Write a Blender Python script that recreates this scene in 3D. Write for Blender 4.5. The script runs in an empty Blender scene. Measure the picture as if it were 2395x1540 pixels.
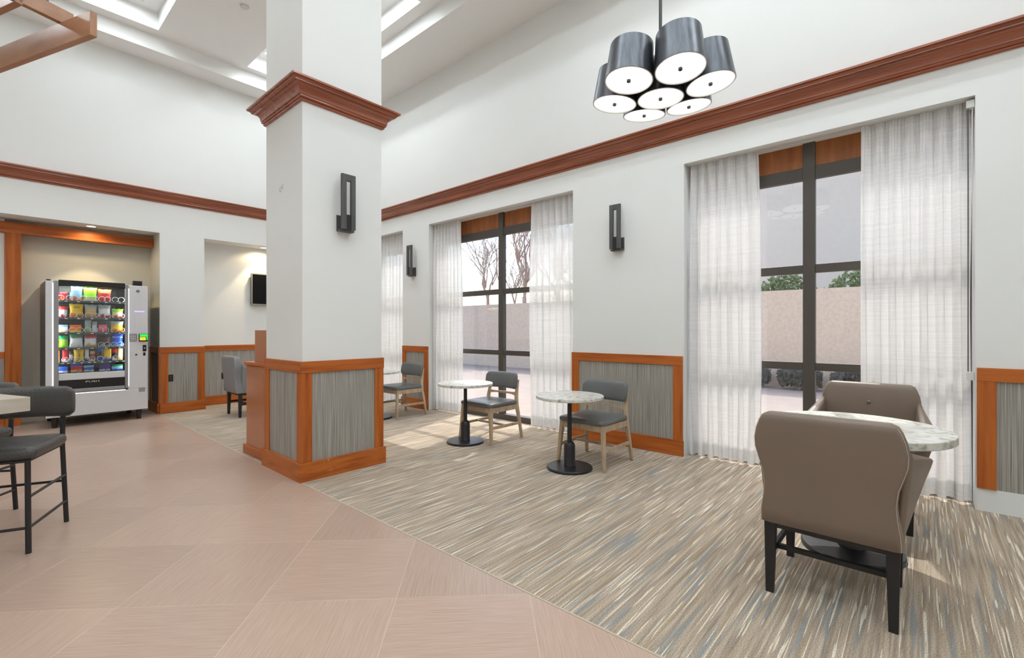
import bpy, bmesh, math, random
from mathutils import Vector, Matrix
random.seed(7)
S = bpy.context.scene
C = S.collection
PI = math.pi

# ---------------------------------------------------------------- camera, sky, sun, exposure
cam = bpy.data.cameras.new('camera')
cam.sensor_width = 36.0
cam.lens = 36.0 * 1086.0 / 2395.0
cam.shift_y = 1.0 / 2395.0
cam.clip_start = 0.05
cam.clip_end = 300
cam_o = bpy.data.objects.new('camera', cam)
C.objects.link(cam_o)
cam_o.location = (0, 0, 1.38)
cam_o.rotation_euler = (PI / 2, 0, math.radians(41.40 - 90.0))
S.camera = cam_o

world = bpy.data.worlds.new('sky')
S.world = world
world.use_nodes = True
wn = world.node_tree
wn.nodes.clear()
sky = wn.nodes.new('ShaderNodeTexSky')
sky.sky_type = 'NISHITA'
sky.sun_disc = False
sky.sun_elevation = math.radians(53)
sky.sun_rotation = math.radians(73)
sky.air_density = 1.0
sky.dust_density = 3.0
bg = wn.nodes.new('ShaderNodeBackground')
bg.inputs['Strength'].default_value = 0.40
wo = wn.nodes.new('ShaderNodeOutputWorld')
wn.links.new(sky.outputs[0], bg.inputs[0])
wn.links.new(bg.outputs[0], wo.inputs[0])

sun = bpy.data.lights.new('sun', 'SUN')
sun.energy = 2.7
sun.angle = math.radians(0.6)
sun.color = (1.0, 0.96, 0.9)
sun_o = bpy.data.objects.new('sun', sun)
C.objects.link(sun_o)
el, az = math.radians(53), math.radians(17)
sd = Vector((-math.cos(el) * math.cos(az), -math.cos(el) * math.sin(az), -math.sin(el)))
sun_o.rotation_euler = sd.to_track_quat('-Z', 'Y').to_euler()
sun_o.location = (20, 8, 25)

WELL_EMIT = 21.5          # luminance of the lit panels in the ceiling coffers
S.view_settings.view_transform = 'Standard'
S.view_settings.look = 'None'
S.view_settings.exposure = 0.22
S.view_settings.gamma = 1.0
S.view_settings.use_curve_mapping = False

# ---------------------------------------------------------------- helpers
class MB:
    def __init__(s):
        s.v = []; s.f = []
    def add(s, vs, fs):
        n = len(s.v)
        s.v += [tuple(p) for p in vs]
        s.f += [tuple(i + n for i in f) for f in fs]
        return s
    def box(s, x0, x1, y0, y1, z0, z1):
        return s.add([(x0,y0,z0),(x1,y0,z0),(x1,y1,z0),(x0,y1,z0),(x0,y0,z1),(x1,y0,z1),(x1,y1,z1),(x0,y1,z1)],
                     [(0,3,2,1),(4,5,6,7),(0,1,5,4),(1,2,6,5),(2,3,7,6),(3,0,4,7)])
    def loft(s, rings, cap=True, close=True):
        n = len(rings[0]); vs = [p for r in rings for p in r]; fs = []
        for i in range(len(rings) - 1):
            for j in range(n if close else n - 1):
                k = (j + 1) % n
                fs.append((i*n+j, i*n+k, (i+1)*n+k, (i+1)*n+j))
        if cap:
            fs.append(tuple(range(n - 1, -1, -1)))
            fs.append(tuple((len(rings)-1)*n + j for j in range(n)))
        return s.add(vs, fs)
    def bar(s, p0, p1, w0, d0, w1=None, d1=None, up=(0,0,1)):
        """rectangular tapered bar between two points"""
        w1 = w0 if w1 is None else w1; d1 = d0 if d1 is None else d1
        p0 = Vector(p0); p1 = Vector(p1); t = (p1 - p0).normalized(); u = Vector(up)
        if abs(t.dot(u)) > 0.95: u = Vector((1, 0, 0))
        a = t.cross(u).normalized(); b = a.cross(t).normalized()
        R = []
        for p, w, d in ((p0, w0, d0), (p1, w1, d1)):
            R.append([p + a*x*w/2 + b*y*d/2 for x, y in ((-1,-1),(1,-1),(1,1),(-1,1))])
        return s.loft(R)
    def tube(s, pts, r, n=10, cap=True):
        pts = [Vector(p) for p in pts]; R = []
        rr = r if isinstance(r, (list, tuple)) else [r] * len(pts)
        t0 = (pts[1] - pts[0]).normalized()
        u = Vector((0, 0, 1)) if abs(t0.z) < 0.9 else Vector((1, 0, 0))
        a = t0.cross(u).normalized()
        for i, p in enumerate(pts):
            t = (pts[min(i+1, len(pts)-1)] - pts[max(i-1, 0)]).normalized()
            a = (a - t * a.dot(t)).normalized(); b = t.cross(a)
            R.append([p + (a*math.cos(2*PI*j/n) + b*math.sin(2*PI*j/n)) * rr[i] for j in range(n)])
        return s.loft(R, cap)
    def lathe(s, prof, c=(0,0,0), n=32):
        R = [[(c[0]+r*math.cos(2*PI*j/n), c[1]+r*math.sin(2*PI*j/n), c[2]+z) for j in range(n)] for r, z in prof]
        return s.loft(R)
    def torus(s, c, R, r, axis='y', n=20, m=6):
        vs = []; fs = []
        for i in range(n):
            a = 2*PI*i/n
            for j in range(m):
                b = 2*PI*j/m
                q = ((R + r*math.cos(b))*math.cos(a), r*math.sin(b), (R + r*math.cos(b))*math.sin(a))
                if axis == 'z': q = (q[0], q[2], q[1])
                vs.append((c[0]+q[0], c[1]+q[1], c[2]+q[2]))
                fs.append((i*m+j, ((i+1)%n)*m+j, ((i+1)%n)*m+(j+1)%m, i*m+(j+1)%m))
        return s.add(vs, fs)
    def prism(s, poly, z0, z1):
        n = len(poly)
        return s.add([(x,y,z0) for x,y in poly] + [(x,y,z1) for x,y in poly],
                     [tuple(range(n-1,-1,-1)), tuple(range(n,2*n))] + [(i,(i+1)%n,n+(i+1)%n,n+i) for i in range(n)])
    def grid(s, fn, nu, nv):
        vs = [fn(i/nu, j/nv) for j in range(nv+1) for i in range(nu+1)]
        return s.add(vs, [(j*(nu+1)+i, j*(nu+1)+i+1, (j+1)*(nu+1)+i+1, (j+1)*(nu+1)+i) for j in range(nv) for i in range(nu)])
    def xf(s, M):
        s.v = [tuple(M @ Vector(p)) for p in s.v]; return s
    def build(s, name, mat, parent=None, smooth=0, bevel=0, seg=2, sub=0):
        me = bpy.data.meshes.new(name); me.from_pydata(s.v, [], s.f)
        bm = bmesh.new(); bm.from_mesh(me); bmesh.ops.recalc_face_normals(bm, faces=bm.faces); bm.to_mesh(me); bm.free()
        if mat: me.materials.append(mat)
        o = bpy.data.objects.new(name, me); C.objects.link(o)
        if parent: o.parent = parent
        if smooth:
            me.polygons.foreach_set('use_smooth', [True]*len(me.polygons))
            me.set_sharp_from_angle(angle=math.radians(smooth))
        if bevel:
            m = o.modifiers.new('bevel', 'BEVEL'); m.width = bevel; m.segments = seg; m.limit_method = 'ANGLE'; m.angle_limit = math.radians(40)
        if sub:
            m = o.modifiers.new('sub', 'SUBSURF'); m.levels = sub; m.render_levels = sub
        me.update()
        return o

def tag(o, label=None, cat=None, group=None, kind=None):
    if label: o['label'] = label
    if cat: o['category'] = cat
    if group: o['group'] = group
    if kind: o['kind'] = kind
    return o
def empty(name, loc=(0,0,0), rz=0):
    o = bpy.data.objects.new(name, None); C.objects.link(o); o.location = loc; o.rotation_euler = (0,0,rz)
    o.empty_display_size = 0.1
    return o
def copy_tree(o, parent=None):
    c = o.copy(); C.objects.link(c); c.parent = parent
    for ch in list(o.children): copy_tree(ch, c)
    return c
def text_mesh(body, size, depth=0.0008):
    cu = bpy.data.curves.new('text', 'FONT'); cu.body = body; cu.size = size; cu.extrude = depth; cu.align_x = 'CENTER'; cu.align_y = 'CENTER'
    cu.resolution_u = 2
    o = bpy.data.objects.new('text', cu); C.objects.link(o)
    dg = bpy.context.evaluated_depsgraph_get(); dg.update()
    me = bpy.data.meshes.new_from_object(o.evaluated_get(dg))
    bpy.data.objects.remove(o)
    return me
def text_obj(name, body, size, loc, mat, parent, rot=(PI/2,0,0), bold=0, sx=1.0):
    me = text_mesh(body, size); me.materials.clear(); me.materials.append(mat)
    M = Matrix.Translation(loc) @ Matrix.Rotation(rot[2],4,'Z') @ Matrix.Rotation(rot[0],4,'X') @ Matrix.Rotation(rot[1],4,'Z') @ Matrix.Diagonal((sx,1,1,1))
    me.transform(M)
    o = bpy.data.objects.new(name, me); C.objects.link(o); o.parent = parent
    return o

def sr(r, g, b):
    f = lambda c: (c/255/12.92) if c/255 <= 0.04045 else ((c/255+0.055)/1.055)**2.4
    return (f(r), f(g), f(b), 1)

# ---------------------------------------------------------------- materials
def newmat(name):
    m = bpy.data.materials.new(name); m.use_nodes = True
    nt = m.node_tree; b = nt.nodes['Principled BSDF']
    return m, nt, b
def N(nt, t, **k):
    n = nt.nodes.new(t)
    for a, v in k.items(): setattr(n, a, v)
    return n
def plain(name, col, rough=0.5, metal=0.0, spec=0.5, coat=0.0, noise=0.06, nscale=8.0, bump=0.0, bscale=200.0, emit=None, estr=0):
    m, nt, b = newmat(name)
    tc = N(nt, 'ShaderNodeTexCoord'); nz = N(nt, 'ShaderNodeTexNoise'); nz.inputs['Scale'].default_value = nscale; nz.inputs['Detail'].default_value = 4
    nt.links.new(tc.outputs['Object'], nz.inputs['Vector'])
    mx = N(nt, 'ShaderNodeMix', data_type='RGBA')
    mx.inputs['A'].default_value = tuple(c*(1-noise) for c in col[:3]) + (1,)
    mx.inputs['B'].default_value = tuple(min(1, c*(1+noise)) for c in col[:3]) + (1,)
    nt.links.new(nz.outputs['Fac'], mx.inputs['Factor']); nt.links.new(mx.outputs['Result'], b.inputs['Base Color'])
    b.inputs['Roughness'].default_value = rough; b.inputs['Metallic'].default_value = metal
    b.inputs['Specular IOR Level'].default_value = spec; b.inputs['Coat Weight'].default_value = coat
    b.inputs['Coat Roughness'].default_value = 0.12
    if bump:
        n2 = N(nt, 'ShaderNodeTexNoise'); n2.inputs['Scale'].default_value = bscale
        nt.links.new(tc.outputs['Object'], n2.inputs['Vector'])
        bp = N(nt, 'ShaderNodeBump'); bp.inputs['Strength'].default_value = bump; bp.inputs['Distance'].default_value = 0.002
        nt.links.new(n2.outputs['Fac'], bp.inputs['Height']); nt.links.new(bp.outputs['Normal'], b.inputs['Normal'])
    if emit:
        b.inputs['Emission Color'].default_value = emit; b.inputs['Emission Strength'].default_value = estr
    return m
def streak(name, cols, scale, rough=0.5, pos=None, coat=0.0, bump=0.0, detail=5, spec=0.5, dist=0.001):
    """noise stretched by a vector scale through a colour ramp: wood grain, ribbed cloth, brushed metal"""
    m, nt, b = newmat(name)
    tc = N(nt, 'ShaderNodeTexCoord'); mp = N(nt, 'ShaderNodeMapping'); mp.inputs['Scale'].default_value = scale
    nz = N(nt, 'ShaderNodeTexNoise'); nz.inputs['Scale'].default_value = 1.0; nz.inputs['Detail'].default_value = detail; nz.inputs['Roughness'].default_value = 0.6
    rp = N(nt, 'ShaderNodeValToRGB')
    nt.links.new(tc.outputs['Object'], mp.inputs['Vector']); nt.links.new(mp.outputs[0], nz.inputs['Vector']); nt.links.new(nz.outputs['Fac'], rp.inputs[0])
    e = rp.color_ramp.elements
    while len(e) < len(cols): e.new(0.5)
    pos = pos or [0.3 + 0.4*i/(len(cols)-1) for i in range(len(cols))]
    for i, c in enumerate(cols): e[i].position = pos[i]; e[i].color = c
    nt.links.new(rp.outputs[0], b.inputs['Base Color'])
    b.inputs['Roughness'].default_value = rough; b.inputs['Coat Weight'].default_value = coat; b.inputs['Coat Roughness'].default_value = 0.15
    b.inputs['Specular IOR Level'].default_value = spec
    if bump:
        bp = N(nt, 'ShaderNodeBump'); bp.inputs['Strength'].default_value = bump; bp.inputs['Distance'].default_value = dist
        nt.links.new(nz.outputs['Fac'], bp.inputs['Height']); nt.links.new(bp.outputs['Normal'], b.inputs['Normal'])
    return m
def emission(name, col, strength):
    m, nt, b = newmat(name); nt.nodes.remove(b)
    e = N(nt, 'ShaderNodeEmission'); e.inputs[0].default_value = col; e.inputs[1].default_value = strength
    nt.links.new(e.outputs[0], nt.nodes['Material Output'].inputs[0])
    return m

M = {}
M['paint'] = plain('wall_paint', (0.85, 0.853, 0.835), 0.85, noise=0.015, nscale=2, bump=0.05, bscale=300)
M['ceil'] = plain('ceiling_paint', (0.92, 0.92, 0.905), 0.9, noise=0.012, nscale=2)
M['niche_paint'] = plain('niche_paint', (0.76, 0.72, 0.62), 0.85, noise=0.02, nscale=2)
cherry = [(0.31,0.070,0.013,1), (0.48,0.124,0.020,1), (0.56,0.160,0.030,1)]
for ax, sc in (('x',(1.2,22,22)), ('y',(22,1.2,22)), ('z',(22,22,1.2))):
    M['cherry_'+ax] = streak('cherry_wood_'+ax, cherry, sc, 0.40, coat=0.10, spec=0.3)
crownc = [(0.22,0.056,0.024,1), (0.34,0.092,0.042,1), (0.40,0.118,0.056,1)]
M['crown_y'] = streak('crown_wood_y', crownc, (20,1.2,20), 0.2, coat=0.5)
M['crown_x'] = streak('crown_wood_x', crownc, (1.2,20,20), 0.2, coat=0.5)
fab = [(0.20,0.185,0.162,1), (0.345,0.322,0.285,1), (0.50,0.47,0.42,1)]
M['rib'] = streak('ribbed_wallcovering', fab, (190,190,1.4), 0.75, pos=[0.33,0.5,0.66], bump=0.5, detail=3, dist=0.002)
M['bronze'] = plain('dark_bronze', (0.075,0.062,0.052), 0.45, noise=0.08)
M['spandrel'] = streak('orange_spandrel', [(0.26,0.075,0.018,1),(0.42,0.14,0.03,1)], (14,14,1.5), 0.5)
M['metal_black'] = plain('black_metal', (0.016,0.016,0.018), 0.38, noise=0.1, spec=0.5)
M['metal_dark'] = plain('dark_grey_metal', (0.085,0.083,0.08), 0.42, metal=0.6, noise=0.1, nscale=40)
M['sconce'] = streak('sconce_grey', [(0.06,0.06,0.058,1),(0.11,0.108,0.105,1)], (60,60,3), 0.5)
M['oak'] = streak('pale_oak', [(0.36,0.25,0.155,1),(0.50,0.37,0.24,1),(0.56,0.43,0.29,1)], (16,16,4), 0.5)
M['vinyl'] = plain('grey_vinyl', (0.135,0.14,0.14), 0.33, noise=0.06, bump=0.06, bscale=350)
M['leather'] = plain('taupe_leather', (0.205,0.150,0.112), 0.42, noise=0.06, nscale=5, bump=0.06, bscale=260)
M['piping'] = plain('pale_thread', (0.55,0.45,0.36), 0.7)
M['greyleather'] = plain('blue_grey_leather', (0.25,0.25,0.26), 0.38, noise=0.06, nscale=5)
M['blackwood'] = plain('black_wood', (0.014,0.013,0.013), 0.45, noise=0.1)
M['steel'] = streak('brushed_steel', [(0.10,0.108,0.125,1),(0.17,0.18,0.20,1)], (45,45,1.2), 0.33)
M['steel'].node_tree.nodes['Principled BSDF'].inputs['Metallic'].default_value = 0.85
M['white_rim'] = plain('white_enamel', (0.75,0.74,0.70), 0.5)
M['lamp'] = emission('lamp_diffuser', (1,0.97,0.90,1), 1.35)
M['well'] = emission('coffer_panel', (0.87,0.955,1.0,1), WELL_EMIT)
M['well_soft'] = emission('coffer_panel_soft', (0.87,0.955,1.0,1), WELL_EMIT*.72)
M['spot'] = emission('spot_lamp', (1,0.9,0.72,1), 9.0)
M['plastic_white'] = plain('white_plastic', (0.72,0.72,0.70), 0.4)
M['screen'] = plain('tv_screen', (0.006,0.006,0.007), 0.3, noise=0.02, spec=0.15)
M['tv_frame'] = plain('tv_frame', (0.32,0.30,0.27), 0.4)

# marble
def marble():
    m, nt, b = newmat('pale_marble')
    tc = N(nt,'ShaderNodeTexCoord'); nz = N(nt,'ShaderNodeTexNoise'); nz.inputs['Scale'].default_value = 14; nz.inputs['Detail'].default_value = 9; nz.inputs['Distortion'].default_value = 1.2
    rp = N(nt,'ShaderNodeValToRGB'); e = rp.color_ramp.elements
    e[0].position = 0.33; e[0].color = (0.36,0.34,0.28,1); e[1].position = 0.46; e[1].color = (0.66,0.64,0.58,1)
    x = e.new(0.6); x.color = (0.76,0.75,0.71,1)
    nt.links.new(tc.outputs['Object'], nz.inputs['Vector']); nt.links.new(nz.outputs['Fac'], rp.inputs[0]); nt.links.new(rp.outputs[0], b.inputs['Base Color'])
    b.inputs['Roughness'].default_value = 0.28
    return m
M['marble'] = marble()
# glass: clear pane that lets light through
def pane():
    m, nt, b = newmat('window_glass'); nt.nodes.remove(b)
    t = N(nt,'ShaderNodeBsdfTransparent'); t.inputs[0].default_value = (0.93,0.95,0.95,1)
    g = N(nt,'ShaderNodeBsdfGlossy'); g.inputs['Roughness'].default_value = 0.02
    mx = N(nt,'ShaderNodeMixShader'); mx.inputs[0].default_value = 0.05
    nt.links.new(t.outputs[0], mx.inputs[1]); nt.links.new(g.outputs[0], mx.inputs[2])
    nt.links.new(mx.outputs[0], nt.nodes['Material Output'].inputs[0])
    return m
M['glass'] = pane()
def sheer():
    m, nt, b = newmat('sheer_voile'); nt.nodes.remove(b)
    tc = N(nt,'ShaderNodeTexCoord'); mp = N(nt,'ShaderNodeMapping'); mp.inputs['Scale'].default_value = (1,1,55)
    wv = N(nt,'ShaderNodeTexNoise'); wv.inputs['Scale'].default_value = 2.2; wv.inputs['Detail'].default_value = 2
    nt.links.new(tc.outputs['Object'], mp.inputs[0]); nt.links.new(mp.outputs[0], wv.inputs['Vector'])
    mr = N(nt,'ShaderNodeMapRange'); mr.inputs['From Min'].default_value = 0.35; mr.inputs['From Max'].default_value = 0.65
    mr.inputs['To Min'].default_value = 0.07; mr.inputs['To Max'].default_value = 0.15
    nt.links.new(wv.outputs['Fac'], mr.inputs['Value'])
    d = N(nt,'ShaderNodeBsdfDiffuse'); d.inputs[0].default_value = (0.97,0.96,0.95,1)
    tl = N(nt,'ShaderNodeBsdfTranslucent'); tl.inputs[0].default_value = (0.80,0.79,0.78,1)
    tr = N(nt,'ShaderNodeBsdfTransparent'); tr.inputs[0].default_value = (0.97,0.97,0.97,1)
    m1 = N(nt,'ShaderNodeMixShader'); m1.inputs[0].default_value = 0.25
    m2 = N(nt,'ShaderNodeMixShader')
    nt.links.new(d.outputs[0], m1.inputs[1]); nt.links.new(tl.outputs[0], m1.inputs[2])
    nt.links.new(mr.outputs[0], m2.inputs[0]); nt.links.new(m1.outputs[0], m2.inputs[1]); nt.links.new(tr.outputs[0], m2.inputs[2])
    nt.links.new(m2.outputs[0], nt.nodes['Material Output'].inputs[0])
    return m
M['sheer'] = sheer()

def carpet():
    m, nt, b = newmat('streaked_carpet')
    tc = N(nt,'ShaderNodeTexCoord')
    def lay(scale, off, seed, detail=1.5):
        mp = N(nt,'ShaderNodeMapping'); mp.inputs['Scale'].default_value = scale; mp.inputs['Location'].default_value = (seed, seed*1.7, 0)
        nz = N(nt,'ShaderNodeTexNoise'); nz.inputs['Scale'].default_value = 1; nz.inputs['Detail'].default_value = detail; nz.inputs['Roughness'].default_value = 0.55
        nt.links.new(tc.outputs['Object'], mp.inputs[0]); nt.links.new(mp.outputs[0], nz.inputs['Vector'])
        r = N(nt,'ShaderNodeMapRange'); r.inputs['From Min'].default_value = off[0]; r.inputs['From Max'].default_value = off[1]
        nt.links.new(nz.outputs['Fac'], r.inputs['Value']); return r.outputs[0]
    cur = None
    mx = N(nt,'ShaderNodeMix', data_type='RGBA'); mx.inputs['A'].default_value = (0.37,0.285,0.212,1); mx.inputs['B'].default_value = (0.55,0.455,0.36,1)
    nt.links.new(lay((1.5,64,1),(0.33,0.67),3), mx.inputs['Factor']); cur = mx.outputs['Result']
    for col, sc, off, sd_, amt in (((0.24,0.205,0.17,1),(2.0,50,1),(0.52,0.70),11,0.7), ((0.26,0.285,0.295,1),(1.3,24,1),(0.57,0.68),21,0.75), ((0.44,0.31,0.17,1),(1.2,30,1),(0.58,0.70),41,0.5), ((0.82,0.73,0.60,1),(1.5,70,1),(0.62,0.65),61,0.88), ((0.82,0.73,0.59,1),(1.9,46,1),(0.645,0.67),87,0.9)):
        l = lay(sc, off, sd_)
        mu = N(nt,'ShaderNodeMath', operation='MULTIPLY'); mu.inputs[1].default_value = amt; nt.links.new(l, mu.inputs[0])
        mx = N(nt,'ShaderNodeMix', data_type='RGBA'); nt.links.new(cur, mx.inputs['A']); mx.inputs['B'].default_value = col; nt.links.new(mu.outputs[0], mx.inputs['Factor']); cur = mx.outputs['Result']
    # pile speckle
    nz = N(nt,'ShaderNodeTexNoise'); nz.inputs['Scale'].default_value = 170; nz.inputs['Detail'].default_value = 2
    nt.links.new(tc.outputs['Object'], nz.inputs['Vector'])
    mr = N(nt,'ShaderNodeMapRange'); mr.inputs['From Min'].default_value = 0.3; mr.inputs['From Max'].default_value = 0.7; mr.inputs['To Min'].default_value = 0.66; mr.inputs['To Max'].default_value = 1.28
    nt.links.new(nz.outputs['Fac'], mr.inputs['Value'])
    vm = N(nt,'ShaderNodeMix', data_type='RGBA', blend_type='MULTIPLY'); vm.inputs['Factor'].default_value = 1.0
    nt.links.new(cur, vm.inputs['A']); nt.links.new(mr.outputs[0], vm.inputs['B'])
    nt.links.new(vm.outputs['Result'], b.inputs['Base Color'])
    b.inputs['Roughness'].default_value = 0.95; b.inputs['Specular IOR Level'].default_value = 0.1
    bp = N(nt,'ShaderNodeBump'); bp.inputs['Strength'].default_value = 0.5; bp.inputs['Distance'].default_value = 0.004
    nt.links.new(nz.outputs['Fac'], bp.inputs['Height']); nt.links.new(bp.outputs['Normal'], b.inputs['Normal'])
    return m
M['carpet'] = carpet()
def tilemat(name, ang):
    m, nt, b = newmat(name)
    tc = N(nt,'ShaderNodeTexCoord'); mp = N(nt,'ShaderNodeMapping'); mp.vector_type = 'TEXTURE'; mp.inputs['Rotation'].default_value = (0,0,ang); mp.inputs['Scale'].default_value = (0.25,0.008,1)
    nz = N(nt,'ShaderNodeTexNoise'); nz.inputs['Scale'].default_value = 1; nz.inputs['Detail'].default_value = 4; nz.inputs['Roughness'].default_value = 0.6
    nt.links.new(tc.outputs['Object'], mp.inputs[0]); nt.links.new(mp.outputs[0], nz.inputs['Vector'])
    rp = N(nt,'ShaderNodeValToRGB'); e = rp.color_ramp.elements
    e[0].position = 0.28; e[0].color = (0.44,0.292,0.222,1); e[1].position = 0.72; e[1].color = (0.57,0.42,0.33,1)
    nt.links.new(nz.outputs['Fac'], rp.inputs[0])
    oi = N(nt,'ShaderNodeObjectInfo'); mr = N(nt,'ShaderNodeMapRange'); mr.inputs['To Min'].default_value = 0.93; mr.inputs['To Max'].default_value = 1.07
    nt.links.new(oi.outputs['Random'], mr.inputs['Value'])
    mx = N(nt,'ShaderNodeMix', data_type='RGBA', blend_type='MULTIPLY'); mx.inputs['Factor'].default_value = 1
    nt.links.new(rp.outputs[0], mx.inputs['A']); nt.links.new(mr.outputs[0], mx.inputs['B']); nt.links.new(mx.outputs['Result'], b.inputs['Base Color'])
    b.inputs['Roughness'].default_value = 0.3; b.inputs['Specular IOR Level'].default_value = 0.5
    return m
M['tile_a'] = tilemat('floor_tile_a', math.radians(-45)); M['tile_b'] = tilemat('floor_tile_b', math.radians(45))
M['grout'] = plain('grout', (0.62,0.52,0.42), 0.9)

# ---------------------------------------------------------------- floor
XW = 5.02; YB = 9.32; XB = 1.88; XL = -6.0; YN = -5.0; ZS = 5.70; ZT = 5.93; ZW = 6.19
fl = MB().box(XL, XB, YN, 10.0, -0.12, -0.0005).build('floor', M['grout'])
tag(fl, 'glossy brown floor of large tiles laid on the diagonal', 'floor', kind='structure')
cp = MB().box(XB, 5.36, YN, 10.0, -0.12, 0.0).build('floor', M['carpet'])
tag(cp, 'beige carpet with cream and blue grey streaks', 'carpet', kind='structure')
st = MB().box(XB-0.006, XB+0.006, YN, YB, -0.01, 0.002).build('trim_1', M['piping'])
tag(st, 'thin pale strip between brown tiles and streaked carpet', 'trim', kind='structure')

def clip(poly, a, b, c):          # keep a*x+b*y<=c
    out = []
    for i in range(len(poly)):
        p, q = poly[i], poly[(i+1) % len(poly)]
        dp, dq = a*p[0]+b*p[1]-c, a*q[0]+b*q[1]-c
        if dp <= 0: out.append(p)
        if dp*dq < 0:
            t = dp/(dp-dq); out.append((p[0]+t*(q[0]-p[0]), p[1]+t*(q[1]-p[1])))
    return out
T = 0.968/math.sqrt(2); g = 0.0022
e1 = (math.sqrt(.5), math.sqrt(.5)); e2 = (-math.sqrt(.5), math.sqrt(.5))
tiles = []
for i in range(-22, 22):
    for j in range(-22, 22):
        P = []
        for a, b2 in ((g, g), (T-g, g), (T-g, T-g), (g, T-g)):
            a += i*T; b2 += j*T
            P.append((XB + a*e1[0] + b2*e2[0], 1.538 + a*e1[1] + b2*e2[1]))
        for cl in ((1,0,XB-0.007), (-1,0,3.2), (0,-1,1.4), (0,1,9.97)):
            P = clip(P, *cl)
            if len(P) < 3: break
        if len(P) < 3: continue
        A = abs(sum(P[k][0]*P[(k+1)%len(P)][1]-P[(k+1)%len(P)][0]*P[k][1] for k in range(len(P))))/2
        if A < 0.002: continue
        cxx = sum(p[0] for p in P)/len(P); cyy = sum(p[1] for p in P)/len(P)
        full = len(P) == 4 and abs(A-(T-2*g)**2) < 1e-5
        tiles.append((P, (i+j) % 2, full, (cxx, cyy)))
share = {}
for P, par, full, c in tiles:
    mat = M['tile_a'] if par else M['tile_b']
    if full and par in share:
        o = bpy.data.objects.new('tile', share[par]); C.objects.link(o)
    else:
        o = MB().prism([(x-c[0], y-c[1]) for x, y in P], -0.008, 0.0).build('tile', mat)
        if full: share[par] = o.data
    o.location = (c[0], c[1], 0); o.parent = fl

# ---------------------------------------------------------------- walls
OPEN = [(-0.31, 1.935), (3.377, 6.324), (7.075, 9.15)]      # window openings on the right wall (y range)
ZO = 3.18
w = MB(); ys = [YN] + [v for o in OPEN for v in o] + [10.0]
for k in range(0, len(ys), 2): w.box(XW, 5.40, ys[k], ys[k+1], 0, ZS)
for a, b2 in OPEN: w.box(XW, 5.40, a, b2, ZO, ZS)
wall_r = tag(w.build('wall_right', M['paint']), 'tall white window wall with three curtained openings', 'wall', kind='structure')
w = MB()
w.box(XL, XW, YB, 10.25, 2.957, ZS)                       # above niche and alcove
w.box(XB+0.005, 2.51, YB, 10.25, 0, 2.957)                # pier
w.box(2.51, XW, 9.72, 10.25, 0, 2.957)                    # alcove back
w.box(-3.4, XB+0.005, 9.98, 10.25, 0, 2.957)              # vending niche back
w.box(XL, -3.4, YB, 10.25, 0, 2.957)
wall_b = tag(w.build('wall_back', M['paint']), 'far white wall with a vending niche and an alcove', 'wall', kind='structure')
tag(MB().box(XL-0.3, XL, YN, 10.25, 0, ZS).build('wall_left', M['paint']), 'plain white wall out of view on the left', 'wall', kind='structure')
tag(MB().box(XL, 5.40, YN-0.3, YN, 0, ZS).build('wall_near', M['paint']), 'plain white wall behind the viewer', 'wall', kind='structure')
# warm paint lining of the vending niche
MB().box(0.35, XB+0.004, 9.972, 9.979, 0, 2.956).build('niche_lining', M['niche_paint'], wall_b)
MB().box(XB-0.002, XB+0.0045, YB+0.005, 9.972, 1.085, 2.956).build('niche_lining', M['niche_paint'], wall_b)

# ceiling: lowered border, raised tray with coffers
WELLS = [(-0.30, 1.74, 5.2, 8.70), (3.0, 4.0, 5.22, 8.75), (3.0, 4.0, -2.6, 3.2), (-0.30, 1.74, -2.6, 3.2), (-4.2, -2.2, 5.2, 8.7), (-4.2, -2.2, -2.6, 3.2)]  # coffers after the first pair are unseen; their panels are added fill light
c = MB()
c.box(4.19, 5.40, YN, 10.25, ZS, ZT); c.box(XL-0.3, 4.19, 8.90, 10.25, ZS, ZT); c.box(XL-0.3, -5.2, YN-0.3, 8.90, ZS, ZT); c.box(-5.2, 5.40, YN-0.3, -4.2, ZS, ZT)
xs = sorted({XL-0.3, 5.4} | {v for q in WELLS for v in q[:2]}); yv = sorted({YN-0.3, 10.25} | {v for q in WELLS for v in q[2:]})
for a, b2 in zip(xs, xs[1:]):
    for d, e in zip(yv, yv[1:]):
        mx_, my_ = (a+b2)/2, (d+e)/2
        if not any(q[0] < mx_ < q[1] and q[2] < my_ < q[3] for q in WELLS): c.box(a, b2, d, e, ZT, ZW)
c.box(XL-0.3, 5.40, YN-0.3, 10.25, ZW, ZW+0.1)
ceil = tag(c.build('ceiling', M['ceil']), 'white tray ceiling with lit rectangular coffers', 'ceiling', kind='structure')
lab = ['over the snack machine', 'above the wall corner by the column', 'above the pendant cluster, added out of view as fill light', 'above the viewer, added out of view as fill light', 'above the far left floor, added out of view as fill light', 'above the near left floor, added out of view as fill light']
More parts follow.
